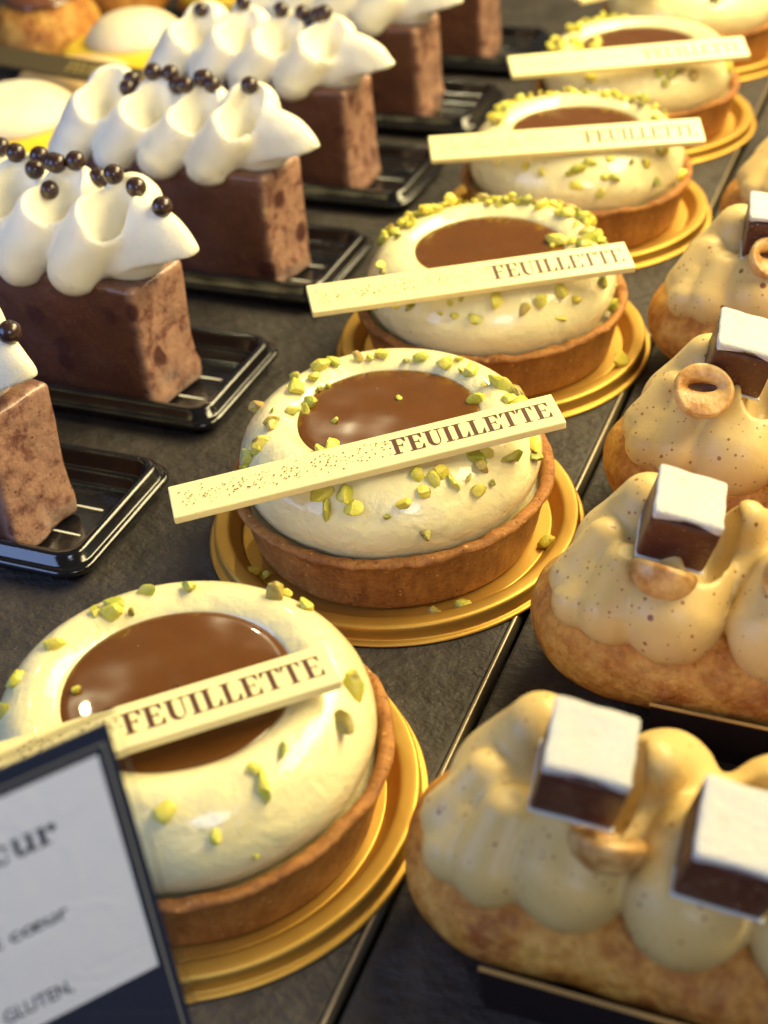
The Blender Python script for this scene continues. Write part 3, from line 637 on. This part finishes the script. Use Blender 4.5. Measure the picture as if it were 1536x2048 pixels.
def nut(pos, rot, s, label):
    T = thing('half_hazelnut', pos, 0, label, 'hazelnut', 'roasted hazelnut halves on the eclairs'); T.rotation_euler = [math.radians(a) for a in rot]
    pr = smooth_prof([(.02, -.46), (.3, -.40), (.52, -.20), (.61, .04), (.59, .13), (.54, .17), (.46, .15), (.37, .09), (.30, .0), (.27, -.12)], 4)
    V, F = lathe([(a*s, b*s) for a, b in pr], 48, wob=.03, seed=int(abs(pos[0])*10), freq=4, dz=.02); V[:, 0] *= 1.06; q_ = np.clip((.54*s-np.hypot(V[:, 0], V[:, 1]))/(.2*s), 0, 1)*(V[:, 2] > -.2*s); V[:, 1] = V[:, 1]*(1-.62*q_)+.10*s*q_
    mesh('nut_flesh', V, F, M_hazel, T)
    V, F = lathe([(.31*s, -.02*s), (.2*s, -.12*s), (.01, -.15*s)], 32); V[:, 1] = V[:, 1]*.45+.09*s; mesh('nut_hollow', V, F, M_hole, T); return T
nut((7.62, 1.25, 4.6), (42, 6, 20), 1.12, 'hollow round hazelnut half facing up on the third eclair')
nut((8.12, -5.25, 4.10), (-42, 14, 5), 1.08, 'tilted hazelnut half just below the cube on the middle eclair')
nut((8.75, -12.35, 3.95), (-35, 18, 25), 1.0, 'blurred hazelnut half right of the left cube on the frontmost eclair')
nut((7.95, 9.25, 4.3), (45, 15, 30), 1.0, 'blurred hazelnut half cut by the right edge below a cube')
nut((10.55, -4.9, 4.3), (60, 20, 60), 1.0, 'dark hazelnut half cut by the right edge on the middle eclair')

# ------------------------------------------------------------------ pastries in the top left corner
def lemon(c, label, r=3.1, dome=2.6):
    T = thing('lemon_tart', (c[0], c[1], 0), 0, label, 'tart', 'yellow lemon tarts with pale domes')
    V, F = lathe(smooth_prof([(r*.85, .02), (r*.95, .1), (r*1.03, .9), (r*.98, 1.0), (.02, 1.0)], 3), 80, .05, 3, 3); mesh('tart_shell', V, [f[::-1] for f in F], M_shell, T)
    V, F = lathe(smooth_prof([(r*.9, .95), (r*1.0, 1.15), (r*1.02, 1.6), (r*.9, 2.0), (r*.6, 2.15), (.02, 2.2)], 4), 80, .06, 4, 1); mesh('lemon_layer', V, [f[::-1] for f in F], M_lemon, T)
    V, F = lathe(smooth_prof([(dome*.9, 1.9), (dome, 2.2), (dome*.93, 2.6), (dome*.65, 3.15), (dome*.3, 3.4), (.02, 3.45)], 4), 80, .05, 5, 1); mesh('meringue_dome', V, [f[::-1] for f in F], M_dome, T)
lemon((-24.9, 19.9), 'yellow lemon tart with pale dome cut by the left edge', 3.5, 2.75)
lemon((-25.1, 30.6), 'yellow lemon tart with pale dome near the top edge', 3.6, 2.35)
lemon((-24.8, 41.5), 'farthest lemon tart, a pale yellow blur at the top edge', 3.4, 2.7)
T = thing('almond_tart', (-25.6, 25.6, 0), 0, 'blurred tan tart under the dark chocolate stick in the top left', 'tart')
V, F = lathe(smooth_prof([(2.5, .02), (2.85, .1), (3.0, 1.1), (2.9, 1.2), (.02, 1.2)], 3), 80, .05, 3, 3); mesh('tart_shell', V, [f[::-1] for f in F], M_shell, T)
V, F = lathe(smooth_prof([(2.7, 1.1), (2.9, 1.4), (2.7, 1.9), (2.0, 2.3), (1, 2.5), (.02, 2.55)], 4), 80, .25, 6, 1.5, .1); mesh('almond_cream', V, [f[::-1] for f in F], M_tan, T)
stick((-25.0, 23.9, 3.0), (24, 0, -12), 'dark chocolate stick with gold lettering on the tan tart at top left', dark=True)
def puff(c, label):
    T = thing('cream_puff', (c[0], c[1], 0), 0, label, 'cream puff', 'golden cream puffs')
    V, F = lathe(smooth_prof([(1.6, .02), (2.3, .4), (2.7, 1.3), (2.6, 2.3), (2.0, 3.2), (1.0, 3.7), (.02, 3.8)], 4), 64, .25, 8, 1.4, .1); mesh('choux_bun', V, [f[::-1] for f in F], M_choux, T)
    V, F = lathe(smooth_prof([(1.9, 3.35), (1.7, 3.6), (1.0, 3.95), (.02, 4.1)], 4), 64, .2, 9, 2); mesh('chocolate_glaze', V, [f[::-1] for f in F], M_puffglaze, T)
puff((-31.2, 32.2), 'golden cream puff with chocolate glaze in the top left corner')
puff((-31.4, 39.8), 'cream puff behind the corner one, hardly showing at the top left')

# ------------------------------------------------------------------ price card in its clear holder
O = np.array((2.048, -15.767, 8.041)); e1 = np.array((.613, .7901, 0)); e2 = np.array((.0748, -.058, -.9955)); nn = np.array((.7865, -.6102, .0947))
SG = thing('price_card', (0, 0, 0), 0, 'white price card with navy border in a clear stand at the lower left', 'price card')
SG.matrix_world = Matrix(((e1[0], -e2[0], nn[0], O[0]*S), (e1[1], -e2[1], nn[1], O[1]*S), (e1[2], -e2[2], nn[2], O[2]*S), (0, 0, 0, 1)))
def panel(name, x0, y0, x1, y1, z0, z1, mt, par=SG):   # local x right (negative = left of the corner), y up
    V = [(x, y, z) for z in (z0, z1) for x, y in ((x0, y0), (x1, y0), (x1, y1), (x0, y1))]
    return mesh(name, V, [(3, 2, 1, 0), (4, 5, 6, 7), (0, 1, 5, 4), (1, 2, 6, 5), (2, 3, 7, 6), (3, 0, 4, 7)], mt, par, smooth=False)
panel('clear_holder', -7.2, -7.98, .16, .10, -.12, -.03, M_acr)
bd = panel('navy_board', -7.0, -7.6, 0, 0, -.02, .03, M_navy)
pw = panel('white_field', -6.75, -4.98, -.27, -.47, .032, .04, M_paper)
ln = polys_mesh('thin_border_line', [rect(-.16, -7.4, -.12, -.33), rect(-6.9, -.33, -.12, -.29), rect(-6.9, -7.4, -6.86, -.33)], M_line, SG, .034)
lf = panel('folded_foot', -7.0, -7.9, 0, -7.6, -.6, .03, M_navy)
def ring(cx, cy, ro_x, ro_y, ri_x, ri_y, a0=0, a1=360, n=20):
    out = []
    for i in range(n):
        a = math.radians(a0+(a1-a0)*i/n); b = math.radians(a0+(a1-a0)*(i+1)/n)
        out.append([(cx+ro_x*math.cos(a), cy+ro_y*math.sin(a)), (cx+ro_x*math.cos(b), cy+ro_y*math.sin(b)), (cx+ri_x*math.cos(b), cy+ri_y*math.sin(b)), (cx+ri_x*math.cos(a), cy+ri_y*math.sin(a))])
    return out
# bold serif "eur" : x-height .38, baseline y=-1.62
bl = -1.63; xh = .36; P_ = []
P_ += [rect(-1.48, bl, -1.22, bl+.035), rect(-1.42, bl+.035, -1.30, bl+xh-.03), rect(-1.48, bl+xh-.03, -1.30, bl+xh)] + ring(-1.15, bl+xh-.085, .075, .075, 0, .0, 0, 360, 12) + [[(-1.30, bl+xh-.13), (-1.26, bl+xh-.10), (-1.18, bl+xh-.012), (-1.24, bl+xh-.02)]]
P_ += [rect(-1.92, bl+.10, -1.81, bl+xh-.03), rect(-1.97, bl+xh-.03, -1.81, bl+xh), rect(-1.66, bl+.035, -1.55, bl+xh-.03), rect(-1.72, bl+xh-.03, -1.55, bl+xh), rect(-1.66, bl, -1.50, bl+.035)] + ring(-1.79, bl+.10, .13, .11, .03, .06, 180, 360, 8)
P_ += ring(-2.19, bl+.18, .18, .19, .07, .155, 25, 325, 20) + [rect(-2.12, bl+.17, -2.01, bl+.20)]
P_ = [[(-1.15+(x+1.08)*.78, y) for x, y in p] for p in P_]
ey = polys_mesh('heading_letters', P_, M_navy, SG, .043)
def text(name, s, x_right, y, size, parent, z=.043, sh=0, wx=1):
    cu = bpy.data.curves.new(name, 'FONT'); cu.body = s; cu.size = size*S; cu.align_x = 'RIGHT'; cu.offset = .00006; cu.shear = sh
    tmp = bpy.data.objects.new(name+'_t', cu); C.objects.link(tmp)
    dg = bpy.context.evaluated_depsgraph_get(); me = bpy.data.meshes.new_from_object(tmp.evaluated_get(dg)); bpy.data.objects.remove(tmp)
    me.materials.clear(); me.materials.append(M_navy); o = bpy.data.objects.new(name, me); C.objects.link(o); o.parent = parent; o.location = (x_right*S, y*S, z*S); o.scale = (wx, 1, 1); return o
text('description_letters', 'y et c\u0153ur', -1.36, -3.12, .40, SG, wx=1.08)
text('allergen_letters', ', GLUTEN,', -1.64, -4.62, .40, SG, wx=.70)
